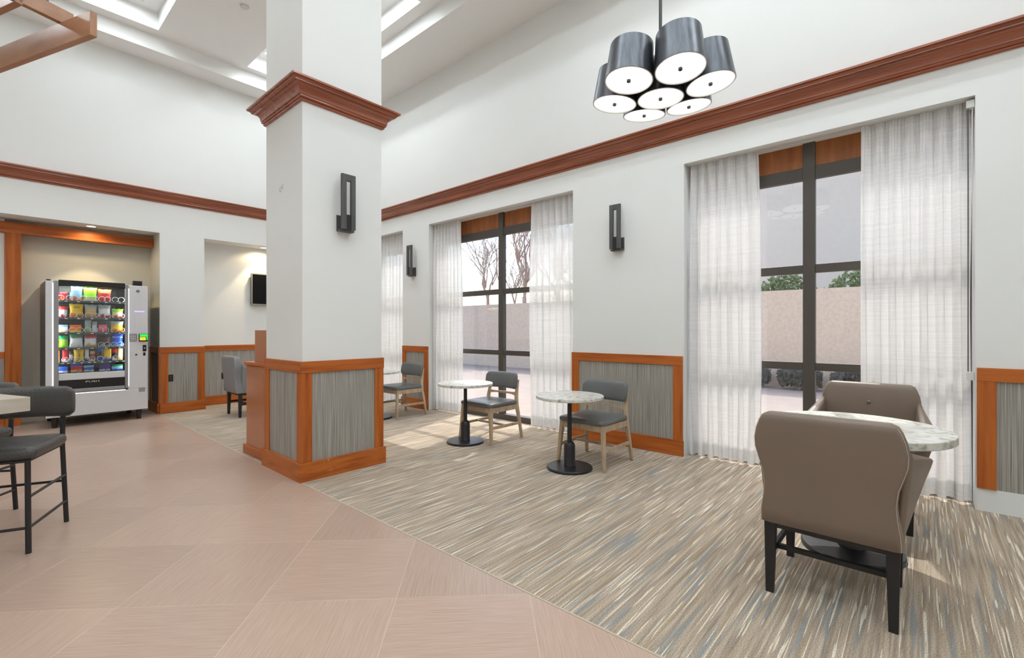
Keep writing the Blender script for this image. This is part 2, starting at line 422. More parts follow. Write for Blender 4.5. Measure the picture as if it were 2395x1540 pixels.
for q, lb in zip(WELLS, lab):
    t = tag(empty('ceiling_light_panel', ((q[0]+q[1])/2, (q[2]+q[3])/2, ZW)), 'flush white panel with a lit border inside the ceiling coffer ' + lb, 'ceiling light', 'light panels in the ceiling coffers')
    hx, hy = min(.31 if q[3] > 5 and q[1] > 0 or q[0] > 2 else .78, (q[1]-q[0])/2-0.22), (q[3]-q[2])/2-0.22
    t.location.x = q[1]-.24-hx
    b_ = .12; df = MB(); df.box(-hx, hx, -hy, -hy+b_, -.022, -.016); df.box(-hx, hx, hy-b_, hy, -.022, -.016); df.box(-hx, -hx+b_, -hy+b_, hy-b_, -.022, -.016); df.box(hx-b_, hx, -hy+b_, hy-b_, -.022, -.016)
    df.build('diffuser', M['well_soft' if q[3] > 5 and 0 < q[1] < 2 else 'well'], t)
    MB().box(-hx+b_, hx-b_, -hy+b_, hy-b_, -.02, -.004).build('centre_panel', M['plastic_white'], t)
    f = MB(); f.box(-hx-.03, hx+.03, -hy-.03, -hy, -.03, 0); f.box(-hx-.03, hx+.03, hy, hy+.03, -.03, 0); f.box(-hx-.03, -hx, -hy, hy, -.03, 0); f.box(hx, hx+.03, -hy, hy, -.03, 0)
    f.build('frame', M['plastic_white'], t)

# crown mouldings
CROWN = [(0,3.45),(.014,3.45),(.021,3.456),(.023,3.466),(.018,3.471),(.030,3.474),(.037,3.483),(.035,3.494),(.041,3.496)] + [(.041+.057*(1-math.cos(PI/2*k/8)), 3.497+.072*math.sin(PI/2*k/8)) for k in range(9)] + [(.098,3.575),(.108,3.575),(.108,3.585),(.117,3.590),(.124,3.599),(.124,3.605),(.141,3.605),(.141,3.622),(0,3.622)]
r = [[(XW-p, y, z) for p, z in CROWN] for y in (YN, YB)]
for i, (p, z) in enumerate(CROWN): r[1][i] = (XW-p, YB-p, z)
MB().loft(r).build('crown_molding', M['crown_y'], wall_r, smooth=28)
MB().loft([[(XL, YB-p, z) for p, z in CROWN], [(XW-p, YB-p, z) for p, z in CROWN]]).build('crown_molding', M['crown_x'], wall_b, smooth=28)

# wainscots: a cloth panel with rails, stiles and base around it.  axis 'x': on wall plane x, running along y ; axis 'y': on plane y, running along x
def wainscot(parent, axis, plane, a0, a1, sgn=-1, ztop=1.088, sl=0.105, sr_=0.105, base=True, lip=True):
    P = lambda lo, hi, d0, d1, z0, z1: (min(plane+sgn*d0, plane+sgn*d1), max(plane+sgn*d0, plane+sgn*d1), lo, hi, z0, z1) if axis == 'x' else (lo, hi, min(plane+sgn*d0, plane+sgn*d1), max(plane+sgn*d0, plane+sgn*d1), z0, z1)
    al = 'y' if axis == 'x' else 'x'
    pn = MB().box(*P(a0+sl*.9, a1-sr_*.9, 0, 0.004, 0.14, ztop-0.09)).build('wainscot_panel', M['rib'], parent)
    MB().box(*P(a0, a1, 0, 0.020, ztop-0.102, ztop)).build('top_rail', M['cherry_'+al], pn, bevel=0.003)
    MB().box(*P(a0, a0+sl, 0, 0.018, 0.16 if base else 0.172, ztop-0.102)).build('stile', M['cherry_z'], pn, bevel=0.002)
    if sr_: MB().box(*P(a1-sr_, a1, 0, 0.018, 0.16 if base else 0.172, ztop-0.102)).build('stile', M['cherry_z'], pn, bevel=0.002)
    if base: MB().box(*P(a0-(.01 if lip else 0), a1+(.01 if lip else 0), 0, 0.034, 0.0, 0.168)).build('baseboard', M['cherry_'+al], pn, bevel=0.004)
    else: MB().box(*P(a0, a1, 0, 0.006, 0.0, 0.172)).build('bare_baseboard', M['paint'], pn)
    return pn
wainscot(wall_r, 'x', XW, 1.945, 3.385)
wainscot(wall_r, 'x', XW, 6.335, 7.068)
wainscot(wall_r, 'x', XW, YN, -0.318, base=False)
wainscot(wall_b, 'y', YB, XB+0.008, 2.515)
wainscot(wall_b, 'y', 9.72, 2.515, XW-0.04, sl=0.02)
wainscot(wall_b, 'x', XB+0.004, YB+0.01, 9.96, lip=False)

# vending niche: wooden header and post, white wall with wainscot to the left
nb = MB().box(-3.4, 0.18, 9.76, 9.97, 0, 2.956).build('niche_wall', M['paint'], wall_b)
MB().box(-3.4, XB-0.004, 9.70, 9.82, 2.754, 2.908).build('niche_header', M['cherry_x'], wall_b, bevel=0.003)
MB().box(0.182, 0.342, 9.70, 9.97, 0, 2.754).build('niche_post', M['cherry_z'], wall_b, bevel=0.003)
MB().box(-3.4, 0.18, 9.735, 9.762, 0.975, 1.06).build('top_rail', M['cherry_x'], nb)
MB().box(-3.4, 0.18, 9.752, 9.762, 0.16, 0.975).build('wainscot_panel', M['rib'], nb)
MB().box(-3.4, 0.18, 9.73, 9.762, 0.0, 0.168).build('baseboard', M['cherry_x'], nb)

# outlets
for loc, lb in (((2.027, YB, 0.575), 'black outlet plate on the wainscot pier beside the snack machine'), ((2.924, 9.72, 0.52), 'black outlet plate on the alcove wainscot behind the desk chair')):
    t = tag(empty('wall_outlet', loc), lb, 'outlet', 'black wall outlets')
    MB().box(-.036, .036, -.010, -.0045, -.058, .058).build('cover_plate', M['metal_black'], t, bevel=0.002)
    for dz in (-.026, .026): MB().lathe([(.013,0),(.013,.003)], n=14).xf(Matrix.Translation((0,-.010,dz)) @ Matrix.Rotation(PI/2,4,'X')).build('socket', M['metal_dark'], t)

# ---------------------------------------------------------------- column
col = tag(empty('column', (0,0,0)), 'square white column with cherry wainscot base and wooden crown', 'column', kind='structure')
X0, X1, Y0, Y1 = 1.896, 2.716, 4.200, 5.012
MB().box(X0, X1, Y0, Y1, 0, ZT-0.001).build('shaft', M['paint'], col)
def ring(p, z): return [(X0-p,Y0-p,z),(X1+p,Y0-p,z),(X1+p,Y1+p,z),(X0-p,Y1+p,z)]
MB().loft([ring(p, z) for p, z in CROWN], cap=False).build('crown_molding', M['crown_x'], col, smooth=28)
def scuffed():
    m = streak('scuffed_cherry', cherry, (3,3,22), .40, coat=.10, spec=.3); nt = m.node_tree; b = nt.nodes['Principled BSDF']
    src = b.inputs['Base Color'].links[0].from_socket
    tc = N(nt,'ShaderNodeTexCoord'); nz = N(nt,'ShaderNodeTexNoise'); nz.inputs['Scale'].default_value = 60; nz.inputs['Detail'].default_value = 6
    n2 = N(nt,'ShaderNodeTexNoise'); n2.inputs['Scale'].default_value = 5
    nt.links.new(tc.outputs['Object'], nz.inputs['Vector']); nt.links.new(tc.outputs['Object'], n2.inputs['Vector'])
    mu = N(nt,'ShaderNodeMath', operation='MULTIPLY'); nt.links.new(nz.outputs['Fac'], mu.inputs[0]); nt.links.new(n2.outputs['Fac'], mu.inputs[1])
    mr = N(nt,'ShaderNodeMapRange'); mr.inputs['From Min'].default_value = .405; mr.inputs['From Max'].default_value = .43; nt.links.new(mu.outputs[0], mr.inputs['Value'])
    mx = N(nt,'ShaderNodeMix', data_type='RGBA'); mx.inputs['B'].default_value = (.62,.38,.20,1); nt.links.new(src, mx.inputs['A']); nt.links.new(mr.outputs[0], mx.inputs['Factor'])
    nt.links.new(mx.outputs['Result'], b.inputs['Base Color']); return m
M['scuff'] = scuffed()
zt = 1.088
for nm, d, z0, z1 in (('top_rail', 0.020, zt-0.105, zt), ('baseboard', 0.034, 0.0, 0.168)):
    for k, bx in enumerate(((X0-d, X1+d, Y0-d, Y0), (X0-d, X1+d, Y1, Y1+d), (X0-d, X0, Y0, Y1), (X1, X1+d, Y0, Y1))):
        MB().box(*bx, z0, z1).build(nm, M['scuff' if nm == 'baseboard' else 'cherry_x' if k < 2 else 'cherry_y'], col, bevel=0.003)
d = 0.016; s_ = 0.105
for bx in ((X0, X1, Y0-.005, Y0), (X0-.005, X0, Y0, Y1), (X1, X1+.005, Y0, Y1), (X0, X1, Y1, Y1+.005)):
    MB().box(*bx, .16, zt-.1).build('wainscot_panel', M['rib'], col)
for bx in ((X0-d, X0+s_-.02, Y0-d, Y0), (X1-s_+.02, X1+d, Y0-d, Y0), (X0-d, X0, Y0, Y0+s_-.02), (X0-d, X0, Y1-s_, Y1+d), (X1, X1+d, Y0, Y0+s_), (X1, X1+d, Y1-s_, Y1)):
    MB().box(*bx, .168, zt-.105).build('stile', M['cherry_z'], col, bevel=0.002)
hk = MB().tube([(1.894,4.62,2.76),(1.875,4.62,2.755),(1.868,4.62,2.73),(1.872,4.625,2.71),(1.885,4.63,2.705)], .005, 8)
hk.box(1.890, 1.8955, 4.606, 4.634, 2.74, 2.78)
tag(hk.build('wall_hook', M['plastic_white'], None, smooth=50), 'tiny white hook on the shaded side of the column', 'hook')

# ---------------------------------------------------------------- windows
def window(idx, a, b2, lab):
    t = tag(empty('window_%d' % idx, (5.25, (a+b2)/2, 0)), lab, 'window', kind='structure')
    h = (b2-a)/2; D = 0.06
    f = MB(); f.box(0, D, -h, -h+.05, 0, 3.3); f.box(0, D, h-.05, h, 0, 3.3); f.box(0, D, -h+.05, h-.05, 3.27, 3.3); f.box(-.02, D+.03, -h+.05, h-.05, 0, .085)
    f.build('frame', M['bronze'], t)
    MB().box(-.01, D, -.05, .05, .085, 3.27).build('mullion', M['bronze'], t, bevel=.003)
    zz = [.085, .985, 1.06, 1.925, 2.005, 2.83, 2.95, 3.27]
    for z0, z1 in ((.985,1.06),(1.925,2.005),(2.83,2.95)):
        for s in (-1, 1): MB().box(0, D, *sorted((s*.05, s*(h-.05))), z0, z1).build('transom', M['bronze'], t, bevel=.003)
    for z0, z1 in ((.085,.985),(1.06,1.925),(2.005,2.83)):
        for s in (-1, 1): MB().box(.028, .034, *sorted((s*.05, s*(h-.05))), z0, z1).build('pane', M['glass'], t)
    for s in (-1, 1): MB().box(.02, .04, *sorted((s*.05, s*(h-.05))), 2.95, 3.27).build('spandrel_panel', M['spandrel'], t)
    return t
window(1, *OPEN[0], 'wide bronze framed window behind the two taupe armchairs')
window(2, *OPEN[1], 'bronze framed window behind the middle side chair')
window(3, *OPEN[2], 'curtained window partly hidden behind the column')

def curtain(y0, y1, npl, lab, seed, flare=0.03):
    rnd = random.Random(seed)
    ph = [rnd.uniform(-.5, .5) for _ in range(npl+2)]
    amp = [rnd.uniform(.6, 1.15) for _ in range(npl+2)]
    def fn(u, v):
        z = 3.172 - v*3.15
        q = u*npl; k = int(min(q, npl-1e-6)); fr = q-k
        A = (.016 + .030*min(1, v*3)) * (amp[k]*(1-fr)+amp[k+1]*fr)
        shift = .16*math.sin(2.3*v + ph[k]*3)*(v**.7)
        x = 5.125 + A*math.sin(2*PI*(q+shift)) + .008*math.sin(9*PI*q+2*v)
        yy = y0 + (y1-y0)*u
        yy += (u-.5)*flare*math.sin(PI*v*.9)*1.2 + .012*math.sin(2*PI*q*2+3*v)*min(1, 2*v)
        yy = min(max(yy, y0-.004), y1+.004) if flare == 0 else yy
        return (x, yy, z)
    cu = MB().grid(fn, npl*14, 30).build('sheer_curtain', M['sheer'], None, smooth=80)
    tag(cu, lab, 'curtain', 'sheer curtains at the windows')
    MB().grid(lambda u, v: (fn(u, .955+v*.044)[0]+.003, fn(u, .955+v*.044)[1], fn(u, .955+v*.044)[2]), npl*14, 2).build('hem', M['sheer'], cu, smooth=80)
    MB().grid(lambda u, v: (fn(u, v*.035)[0]+.003, fn(u, v*.035)[1], fn(u, v*.035)[2]), npl*14, 2).build('heading_tape', M['sheer'], cu, smooth=80)
    return cu
curtain(-.30, .40, 7, 'wide sheer curtain beside the right wainscot behind the armchairs', 1, flare=0)
curtain(1.225, 1.90, 7, 'sheer curtain left of the armchair window beside the wall sconce', 2, flare=.05)
curtain(3.41, 4.15, 7, 'sheer curtain behind the front marble table and side chair', 3)
curtain(5.635, 6.29, 8, 'narrow pleated sheer curtain at the left side of the middle window', 4)
curtain(7.11, 7.95, 8, 'pleated sheer curtain just right of the column', 5)
for a, b2, lb in ((OPEN[0][0], OPEN[0][1], 'white curtain track over the armchair window'), (OPEN[1][0], OPEN[1][1], 'white curtain track over the middle window'), (OPEN[2][0], OPEN[2][1], 'white curtain track over the window behind the column')):
    tag(MB().box(5.10, 5.15, a+.005, b2-.005, 3.172, 3.18).build('curtain_track', M['plastic_white']), lb, 'curtain track', 'curtain tracks')
# shade chain in the corner of the first window
t = tag(empty('shade_chain', (5.06, -.285, 0)), 'thin beaded shade chain hanging at the right edge of the armchair window', 'chain')
MB().tube([(0,-.012,1.02),(0,-.012,3.10)], .0035, 6).build('cord', M['plastic_white'], t)
MB().tube([(0,.012,1.02),(0,.012,3.10)], .0035, 6).build('cord', M['metal_dark'], t)
MB().box(-.012,.012,-.022,.022,.985,1.05).build('tension_bracket', M['plastic_white'], t, bevel=.004)
MB().box(-.012,.05,-.024,.024,3.10,3.16).build('roller_bracket', M['plastic_white'], t, bevel=.004)

# ---------------------------------------------------------------- sconces (local: wall at y=0, facing -y)
def sconce():
    t = empty('wall_sconce')
    MB().box(-.075,.075,-.012,0,-.27,-.115).build('back_plate', M['sconce'], t, bevel=.002)
    f = MB(); f.box(-.07,-.024,-.105,-.075,-.255,.268); f.box(.024,.07,-.105,-.075,-.255,.268); f.box(-.024,.024,-.105,-.075,.205,.268)
    f.build('frame', M['sconce'], t, bevel=.0015)
    MB().box(-.072,.072,-.075,-.012,-.272,-.257).build('arm', M['sconce'], t)
    MB().box(-.024,.024,-.098,-.082,-.255,-.115).build('lamp_holder', M['metal_black'], t)
    return t
s0 = sconce(); s0.location = (2.295, Y0, 2.59)
tag(s0, 'grey slotted metal sconce on the front of the column', 'sconce', 'slotted wall sconces')
for y, lb in ((2.72, 'grey slotted sconce on the wall between the two big windows'), (6.75, 'grey slotted sconce on the narrow pier right of the column')):
    s1 = copy_tree(s0); s1.location = (XW, y, 2.59); s1.rotation_euler = (0,0,-PI/2); s1['label'] = lb

# ---------------------------------------------------------------- recessed spots
def spot(loc, lb, energy):
    t = tag(empty('recessed_downlight', loc), lb, 'downlight', 'recessed downlights')
    MB().torus((0,0,-.004), .062, .007, 'z', 24, 8).build('trim_ring', M['white_rim'], t, smooth=60)
    MB().lathe([(.057,-.003),(.057,-.001)], n=24).build('lens', M['spot'], t)
    for en, ang_, bl in ((energy, 80, .22), (energy*.30, 160, .4)):
        L = bpy.data.lights.new('downlight_lamp', 'SPOT'); L.energy = en; L.color = (1,.80,.48); L.spot_size = math.radians(ang_); L.spot_blend = bl; L.shadow_soft_size = .04
        lo = bpy.data.objects.new('downlight_lamp', L); C.objects.link(lo); lo.parent = t; lo.location = (0,0,-.02)
spot((1.066, 9.49, 2.957), 'small round downlight in the soffit above the snack machine', 34)
spot((3.535, 9.50, 2.957), 'small round downlight above the wall television', 40)
t = tag(empty('smoke_detector', (2.41, 7.14, ZT)), 'small round detector on the ceiling left of the column', 'detector')
MB().lathe([(.05,0),(.05,-.02),(.035,-.035),(.0,-.036)], n=20).build('cap', M['plastic_white'], t, smooth=40)
MB().lathe([(.06,0),(.06,-.008)], n=20).build('base', M['plastic_white'], t)

# ---------------------------------------------------------------- television
t = tag(empty('television', (3.80, 9.675, 2.16)), 'black flat television on the alcove wall behind the column', 'television')
MB().box(-.42,.42,-.03,.02,-.30,.30).build('casing', M['metal_black'], t, bevel=.004)
MB().box(-.405,.405,-.034,-.029,-.285,.285).build('screen', M['screen'], t)
f = MB(); f.box(-.425,.425,-.036,-.028,.285,.305); f.box(-.425,.425,-.036,-.028,-.305,-.285); f.box(-.425,-.405,-.036,-.028,-.285,.285); f.box(.405,.425,-.036,-.028,-.285,.285)
f.build('bezel', M['tv_frame'], t)
MB().box(-.1,.1,.018,.045,-.1,.1).build('wall_mount', M['metal_black'], t)

# ---------------------------------------------------------------- pendant cluster
t = tag(empty('pendant_light', (3.08, 1.35, 3.0)), 'cluster pendant of seven brushed steel drum shades with glowing white discs', 'pendant light')
MB().tube([(0,0,.18),(0,0,ZT-3.0-.03)], .011, 12).build('stem', M['metal_dark'], t, smooth=60)
MB().lathe([(.0,ZT-3.0),(.07,ZT-3.0),(.07,ZT-3.0-.02),(.015,ZT-3.0-.035),(0,ZT-3.0-.035)], n=24).build('canopy', M['metal_dark'], t, smooth=40)
MB().lathe([(.0,.20),(.03,.20),(.05,.14),(.05,.10),(0,.10)], n=20).build('hub', M['metal_dark'], t, smooth=40)
fwd = math.radians(41.4)
for k in range(7):
    if k < 6:
        a = fwd + PI + math.radians(4) + k*PI/3
        Mx = Matrix.Translation((.318*math.cos(a), .318*math.sin(a), 0)) @ Matrix.Rotation(math.radians(7), 4, Vector((math.sin(a), -math.cos(a), 0)))
    else: Mx = Matrix.Translation((0,0,-.03))
    R0, R1, h = .155, .138, .235
    sh = MB().lathe([(R1-.004,h-.01),(R1,h),(R1,h),(R0,0),(R0,0),(R0-.004,-.001),(R0-.004,.012),(R1-.006,h-.012),(.0,h-.012),(0,h-.004),(R1-.004,h-.004)], n=40)
    sh.xf(Mx); so = sh.build('drum_shade', M['steel'], t, smooth=35)
    MB().lathe([(0,.012),(R0-.006,.012),(R0-.006,.006),(0,.006)], n=40).xf(Mx).build('diffuser', M['lamp'], so)
    MB().torus((0,0,.001), R0-.005, .004, 'z', 40, 6).xf(Mx).build('rim', M['white_rim'], so, smooth=60)
    MB().lathe([(0,.008),(.013,.008),(.013,-.006),(.009,-.010),(0,-.010)], n=14).xf(Mx).build('finial', M['metal_dark'], so, smooth=40)
    if k < 6: MB().tube([Mx @ Vector((0,0,h-.01)), (0,0,.17)], .008, 8).build('arm', M['metal_dark'], so)

# ---------------------------------------------------------------- hanging wooden lattice
al = math.radians(110.4); b1 = Vector((math.cos(al), math.sin(al), 0)); c1 = Vector((math.sin(al), -math.cos(al), 0))
E1 = Vector((.447, 3.73, 0))
lat = tag(empty('hanging_lattice', (E1.x, E1.y, 3.14)), 'suspended lattice of brown wooden boards over the tall table', 'lattice')
def board(L0, L1, s0_, s1_, z0, z1, ax):
    P = [E1 + b1*l + c1*s for l, s in ((L0,s0_),(L1,s0_),(L1,s1_),(L0,s1_))]
    m = MB().prism([(p.x-E1.x, p.y-E1.y) for p in P], z0-3.14, z1-3.14)
    return m.build('board', M['lattice'], lat, bevel=.003)
M['lattice'] = streak('lattice_wood', [(.36,.165,.080,1),(.47,.24,.13,1)], (9,2.5,12), .28, coat=.3)
board(0, 2.6, -.036, 0, 3.14, 3.285, 'b')
board(.30, 2.3, -.245, -.209, 3.275, 3.42, 'b')
board(0, 2.6, -1.24, -1.204, 3.14, 3.285, 'b')
board(.30, .335, -1.3, .03, 3.285, 3.375, 'c')
board(2.2, 2.235, -1.3, .03, 3.285, 3.375, 'c')
for l, s in ((.318, -.10), (.318, -1.0), (2.218, -.10), (2.218, -1.0)):
    p = E1 + b1*l + c1*s - E1
    MB().tube([(p.x,p.y,3.375-3.14),(p.x,p.y,3.42-3.14)], .014, 12).build('ferrule', M['steel'], lat)
    MB().tube([(p.x,p.y,3.41-3.14),(p.x,p.y,ZT-3.142)], .005, 8).build('hanger_rod', M['metal_dark'], lat)

# ---------------------------------------------------------------- cafe tables
def cafe_table(name, R, zt_, Rb, loc, lb, grp='marble topped pedestal tables', k=1.0, th=.030):
    t = tag(empty(name, loc), lb, 'table', grp)
    MB().lathe([(0,0),(Rb,0),(Rb+.001,.004),(Rb,.020),(Rb-.006,.026),(0,.027)], n=56).build('base_plate', M['metal_black'], t, smooth=35)
    z1 = .27*k
    MB().lathe([(.058*k,.027),(.058*k,.033),(.056*k,.036),(.056*k,z1-.05),(.053*k,z1-.03),(.043*k,z1-.012),(.030*k,z1),(.0,z1)], n=28).build('sleeve', M['metal_black'], t, smooth=40)
    MB().lathe([(.023*k,z1-.01),(.021*k,zt_-th-.004)], n=20).build('pole', M['metal_black'], t, smooth=40)
    MB().lathe([(0,zt_-th-.010),(.12,zt_-th-.010),(.12,zt_-th),(0,zt_-th)], n=28).build('mounting_plate', M['metal_black'], t)
    MB().lathe([(0,zt_-th),(R-.006,zt_-th),(R,zt_-th+.005),(R,zt_-.004),(R-.003,zt_),(0,zt_)], n=72).build('marble_top', M['marble'], t, smooth=30)
    return t
cafe_table('pedestal_table', .335, .728, .225, (3.837,2.621,0), 'round marble pedestal table in front of the wainscot wall panel')
cafe_table('pedestal_table', .335, .728, .225, (3.88,4.18,0), 'round marble pedestal table in front of the middle window')
cafe_table('pedestal_table', .335, .728, .225, (4.04,6.36,0), 'marble pedestal table mostly hidden behind the column')
cafe_table('pedestal_table', .487, .785, .268, (3.59,.33,0), 'large round marble table between the two taupe armchairs', k=1.25, th=.045)

# ---------------------------------------------------------------- rounded section helpers
def rr(cx_, cy_, hx, hy, z, r, n=6, z2=None):
    pts = []
    for sx, sy, a0 in ((1,1,0),(-1,1,PI/2),(-1,-1,PI),(1,-1,1.5*PI)):
        for k in range(n+1):
            a = a0 + (PI/2)*k/n
            pts.append((cx_+sx*(hx-r)+r*math.cos(a), cy_+sy*(hy-r)+r*math.sin(a), z))
    return pts
def cushion(cx_, cy_, hx, hy, z0, z1, r=.04, e=.02, crown=.012):
    R = [rr(cx_,cy_,hx-e,hy-e,z0,r), rr(cx_,cy_,hx-e*.3,hy-e*.3,z0+e*.3,r), rr(cx_,cy_,hx,hy,z0+e,r), rr(cx_,cy_,hx,hy,z1-e,r), rr(cx_,cy_,hx-e*.3,hy-e*.3,z1-e*.3,r), rr(cx_,cy_,hx-e,hy-e,z1,r), rr(cx_,cy_,hx*.55,hy*.55,z1+crown,r*.6)]
    return MB().loft(R)

# ---------------------------------------------------------------- side chairs (facing -x)
def side_chair():
    t = empty('side_chair')
    for s in (-1, 1):
        MB().bar((-.235,s*.238,.445),(-.268,s*.272,0),.042,.042,.030,.030,up=(1,0,0)).build('leg', M['oak'], t, bevel=.004)
        R = []
        for x, y, z, wx, wy in ((.292,.275,0,.030,.028),(.262,.264,.20,.036,.030),(.222,.250,.42,.044,.034),(.222,.244,.52,.042,.032),(.242,.236,.62,.034,.028),(.268,.232,.74,.026,.024)):
            R.append([(x+a*wx/2, s*y+b_*wy/2, z) for a, b_ in ((-1,-1),(1,-1),(1,1),(-1,1))])
        MB().loft(R).build('leg', M['oak'], t, smooth=50, bevel=.003)
        MB().bar((-.225,s*.243,.405),(.215,s*.250,.405),.024,.062).build('seat_rail', M['oak'], t, bevel=.002)
        MB().bar((-.250,s*.257,.195),(.262,s*.265,.195),.020,.034).build('stretcher', M['oak'], t, bevel=.002)
    MB().bar((-.238,-.235,.405),(-.238,.235,.405),.024,.062).build('seat_rail', M['oak'], t, bevel=.002)
    MB().bar((.215,-.24,.405),(.215,.24,.405),.024,.062).build('seat_rail', M['oak'], t, bevel=.002)
    MB().bar((.02,-.258,.195),(.02,.258,.195),.026,.022).build('stretcher', M['oak'], t, bevel=.002)
    cushion(-.02,0,.265,.268,.436,.487,r=.05,e=.018,crown=.010).build('seat_cushion', M['vinyl'], t, smooth=60)
    # curved lower back rail, widening into the posts
    R = []
    for k in range(13):
        u = -1+2*k/12; y = u*.240; hh = .014+.020*abs(u)**5; x = .252-.034*u*u
        R.append([(x-.011,y,.566-hh),(x+.011,y,.566-hh),(x+.013,y,.566+hh*.7),(x-.009,y,.566+hh*.7)])
    MB().loft(R).build('back_rail', M['oak'], t, smooth=50)
    # padded curved back
    R = []
    for k in range(17):
        u = -1+2*k/16; y = u*.268; x = .262-.060*u*u; e = max(0, abs(u)-.86)/.14; hh = .103*(1-.35*e*e); th = .030*(1-.55*e*e)
        ring_ = []
        for j in range(16):
            a = 2*PI*j/16; ca_, sa_ = math.cos(a), math.sin(a)
            px = th*math.copysign(abs(ca_)**.7, ca_); pz = hh*math.copysign(abs(sa_)**.45, sa_)
            ring_.append((x+px+pz*.16, y, .725+pz))
        R.append(ring_)
    MB().loft(R).build('backrest', M['vinyl'], t, smooth=70)
    return t
ch = side_chair(); ch.location = (4.205, 2.56, 0)
tag(ch, 'oak side chair with grey vinyl seat in front of the wainscot wall panel', 'chair', 'oak side chairs')
c2 = copy_tree(ch); c2.location = (4.235, 4.10, 0); c2['label'] = 'oak side chair with grey vinyl seat in front of the middle window'
c3 = copy_tree(ch); c3.location = (4.445, 6.31, 0); c3['label'] = 'oak side chair seen just right of the column'

# ---------------------------------------------------------------- armchairs (facing +x)
def armchair(lea):
    t = empty('armchair')
    for sx in (-1, 1):
        for sy in (-1, 1):
            x = sx*.255
            MB().bar((x*(.97),sy*.250,.40),(x,sy*.252,0),.054,.050,.036,.034,up=(1,0,0)).build('leg', M['blackwood'], t, bevel=.002)
    for sy in (-1, 1): MB().bar((-.25,sy*.25,.205),(.25,sy*.25,.205),.018,.034).build('stretcher', M['blackwood'], t)
    MB().bar((-.13,-.25,.20),(-.13,.25,.20),.024,.024).build('stretcher', M['blackwood'], t)
    MB().box(-.265,.265,-.262,.262,.345,.385).build('seat_frame', M['blackwood'], t)
    cushion(.035,0,.265,.245,.372,.500,r=.05,e=.03,crown=.018).build('seat_cushion', lea, t, smooth=60)
    prof = [(.376,.268,.030,-.262),(.386,.286,.050,-.264),(.45,.284,.055,-.268),(.53,.272,.054,-.273),(.59,.268,.054,-.277),(.66,.276,.054,-.281),(.72,.294,.054,-.286),(.77,.308,.053,-.290),(.82,.311,.052,-.294),(.87,.303,.050,-.299),(.915,.288,.047,-.303),(.942,.274,.043,-.306),(.955,.250,.032,-.308)]
    R = [rr(x, 0, th, hw, z, min(th*.6,.020), 5) for z, hw, th, x in prof]
    bk = MB().loft(R).build('backrest', lea, t, smooth=60)
    # piping along the rear edge of the back
    for s in (-1, 1):
        MB().tube([(x-th+.006, s*(hw-.005), z) for z, hw, th, x in prof[1:-1]], .0015, 6).build('piping', M['piping'], bk, smooth=60)
    MB().tube([(-.345,-.262,.940),(-.346,-.1,.944),(-.346,.1,.944),(-.345,.262,.940)], .0015, 6).build('piping', M['piping'], bk, smooth=60)
    # front tuft button
    MB().lathe([(0,-.003),(.012,-.002),(.014,.002),(.010,.007),(0,.009)], n=14).xf(Matrix.Translation((-.2385,0,.81)) @ Matrix.Rotation(PI/2,4,'Y')).build('button', lea, bk, smooth=60)
    for s in (-1, 1):
        R = []
        for z, yo, xb, xf_, th in ((.376,.262,-.22,.235,.022),(.39,.270,-.23,.250,.034),(.48,.292,-.23,.268,.040),(.58,.318,-.235,.284,.042),(.66,.340,-.24,.298,.045),(.692,.348,-.24,.302,.045),(.702,.350,-.238,.300,.040),(.706,.351,-.235,.294,.030)):
            R.append(rr((xb+xf_)/2, s*yo, (xf_-xb)/2, th, z, min(th*.9,.035), 5))
        R = [[(px, s*(.262 + (abs(py)-.262)*(.42+.58*min(1,max(0,(px+.24)/.45)))), pz) for px, py, pz in q] for q in R]
        # arms rise towards the back
        R = [[(px, py, pz + (max(0, -.04-px)/.20)**2*.13*max(0,(pz-.40)/.30)) for px, py, pz in q] for q in R]
        MB().loft(R).build('arm', lea, t, smooth=60)
    return t
ac = armchair(M['leather']); ac.location = (2.995, .347, 0)
tag(ac, 'taupe leather armchair seen from behind in the foreground', 'armchair', 'leather armchairs')
a2 = copy_tree(ac); a2.location = (4.345, .310, 0); a2.rotation_euler = (0,0,PI); a2['label'] = 'taupe leather armchair facing the room, its back to the window'
a3 = armchair(M['greyleather']); a3.location = (2.885, 8.24, 0)
tag(a3, 'grey leather armchair standing at the desk behind the column', 'armchair', 'leather armchairs')

# ---------------------------------------------------------------- desk behind the column
M['desk'] = plain('smooth_cherry', (.46,.15,.045), .24, noise=.05, nscale=3, coat=.3)
t = tag(empty('desk', (1.93, 5.06, 0)), 'cherry wood desk with raised panel standing against the column', 'desk')
MB().box(0, .80, .0, .60, .06, .965).build('body', M['desk'], t, bevel=.003)
MB().box(-.018, .82, .0, .655, 0, .10).build('plinth', M['cherry_y'], t, bevel=.006)
MB().box(-.006, .806, .0, .608, .965, .98).build('edge_band', M['cherry_y'], t, bevel=.003)
MB().box(-.012, .85, .0, .640, .985, 1.022).build('desk_top', M['cherry_y'], t, bevel=.006)
MB().box(-.004, .85, .0, .345, 1.022, 1.372).build('raised_panel', M['desk'], t, bevel=.004)

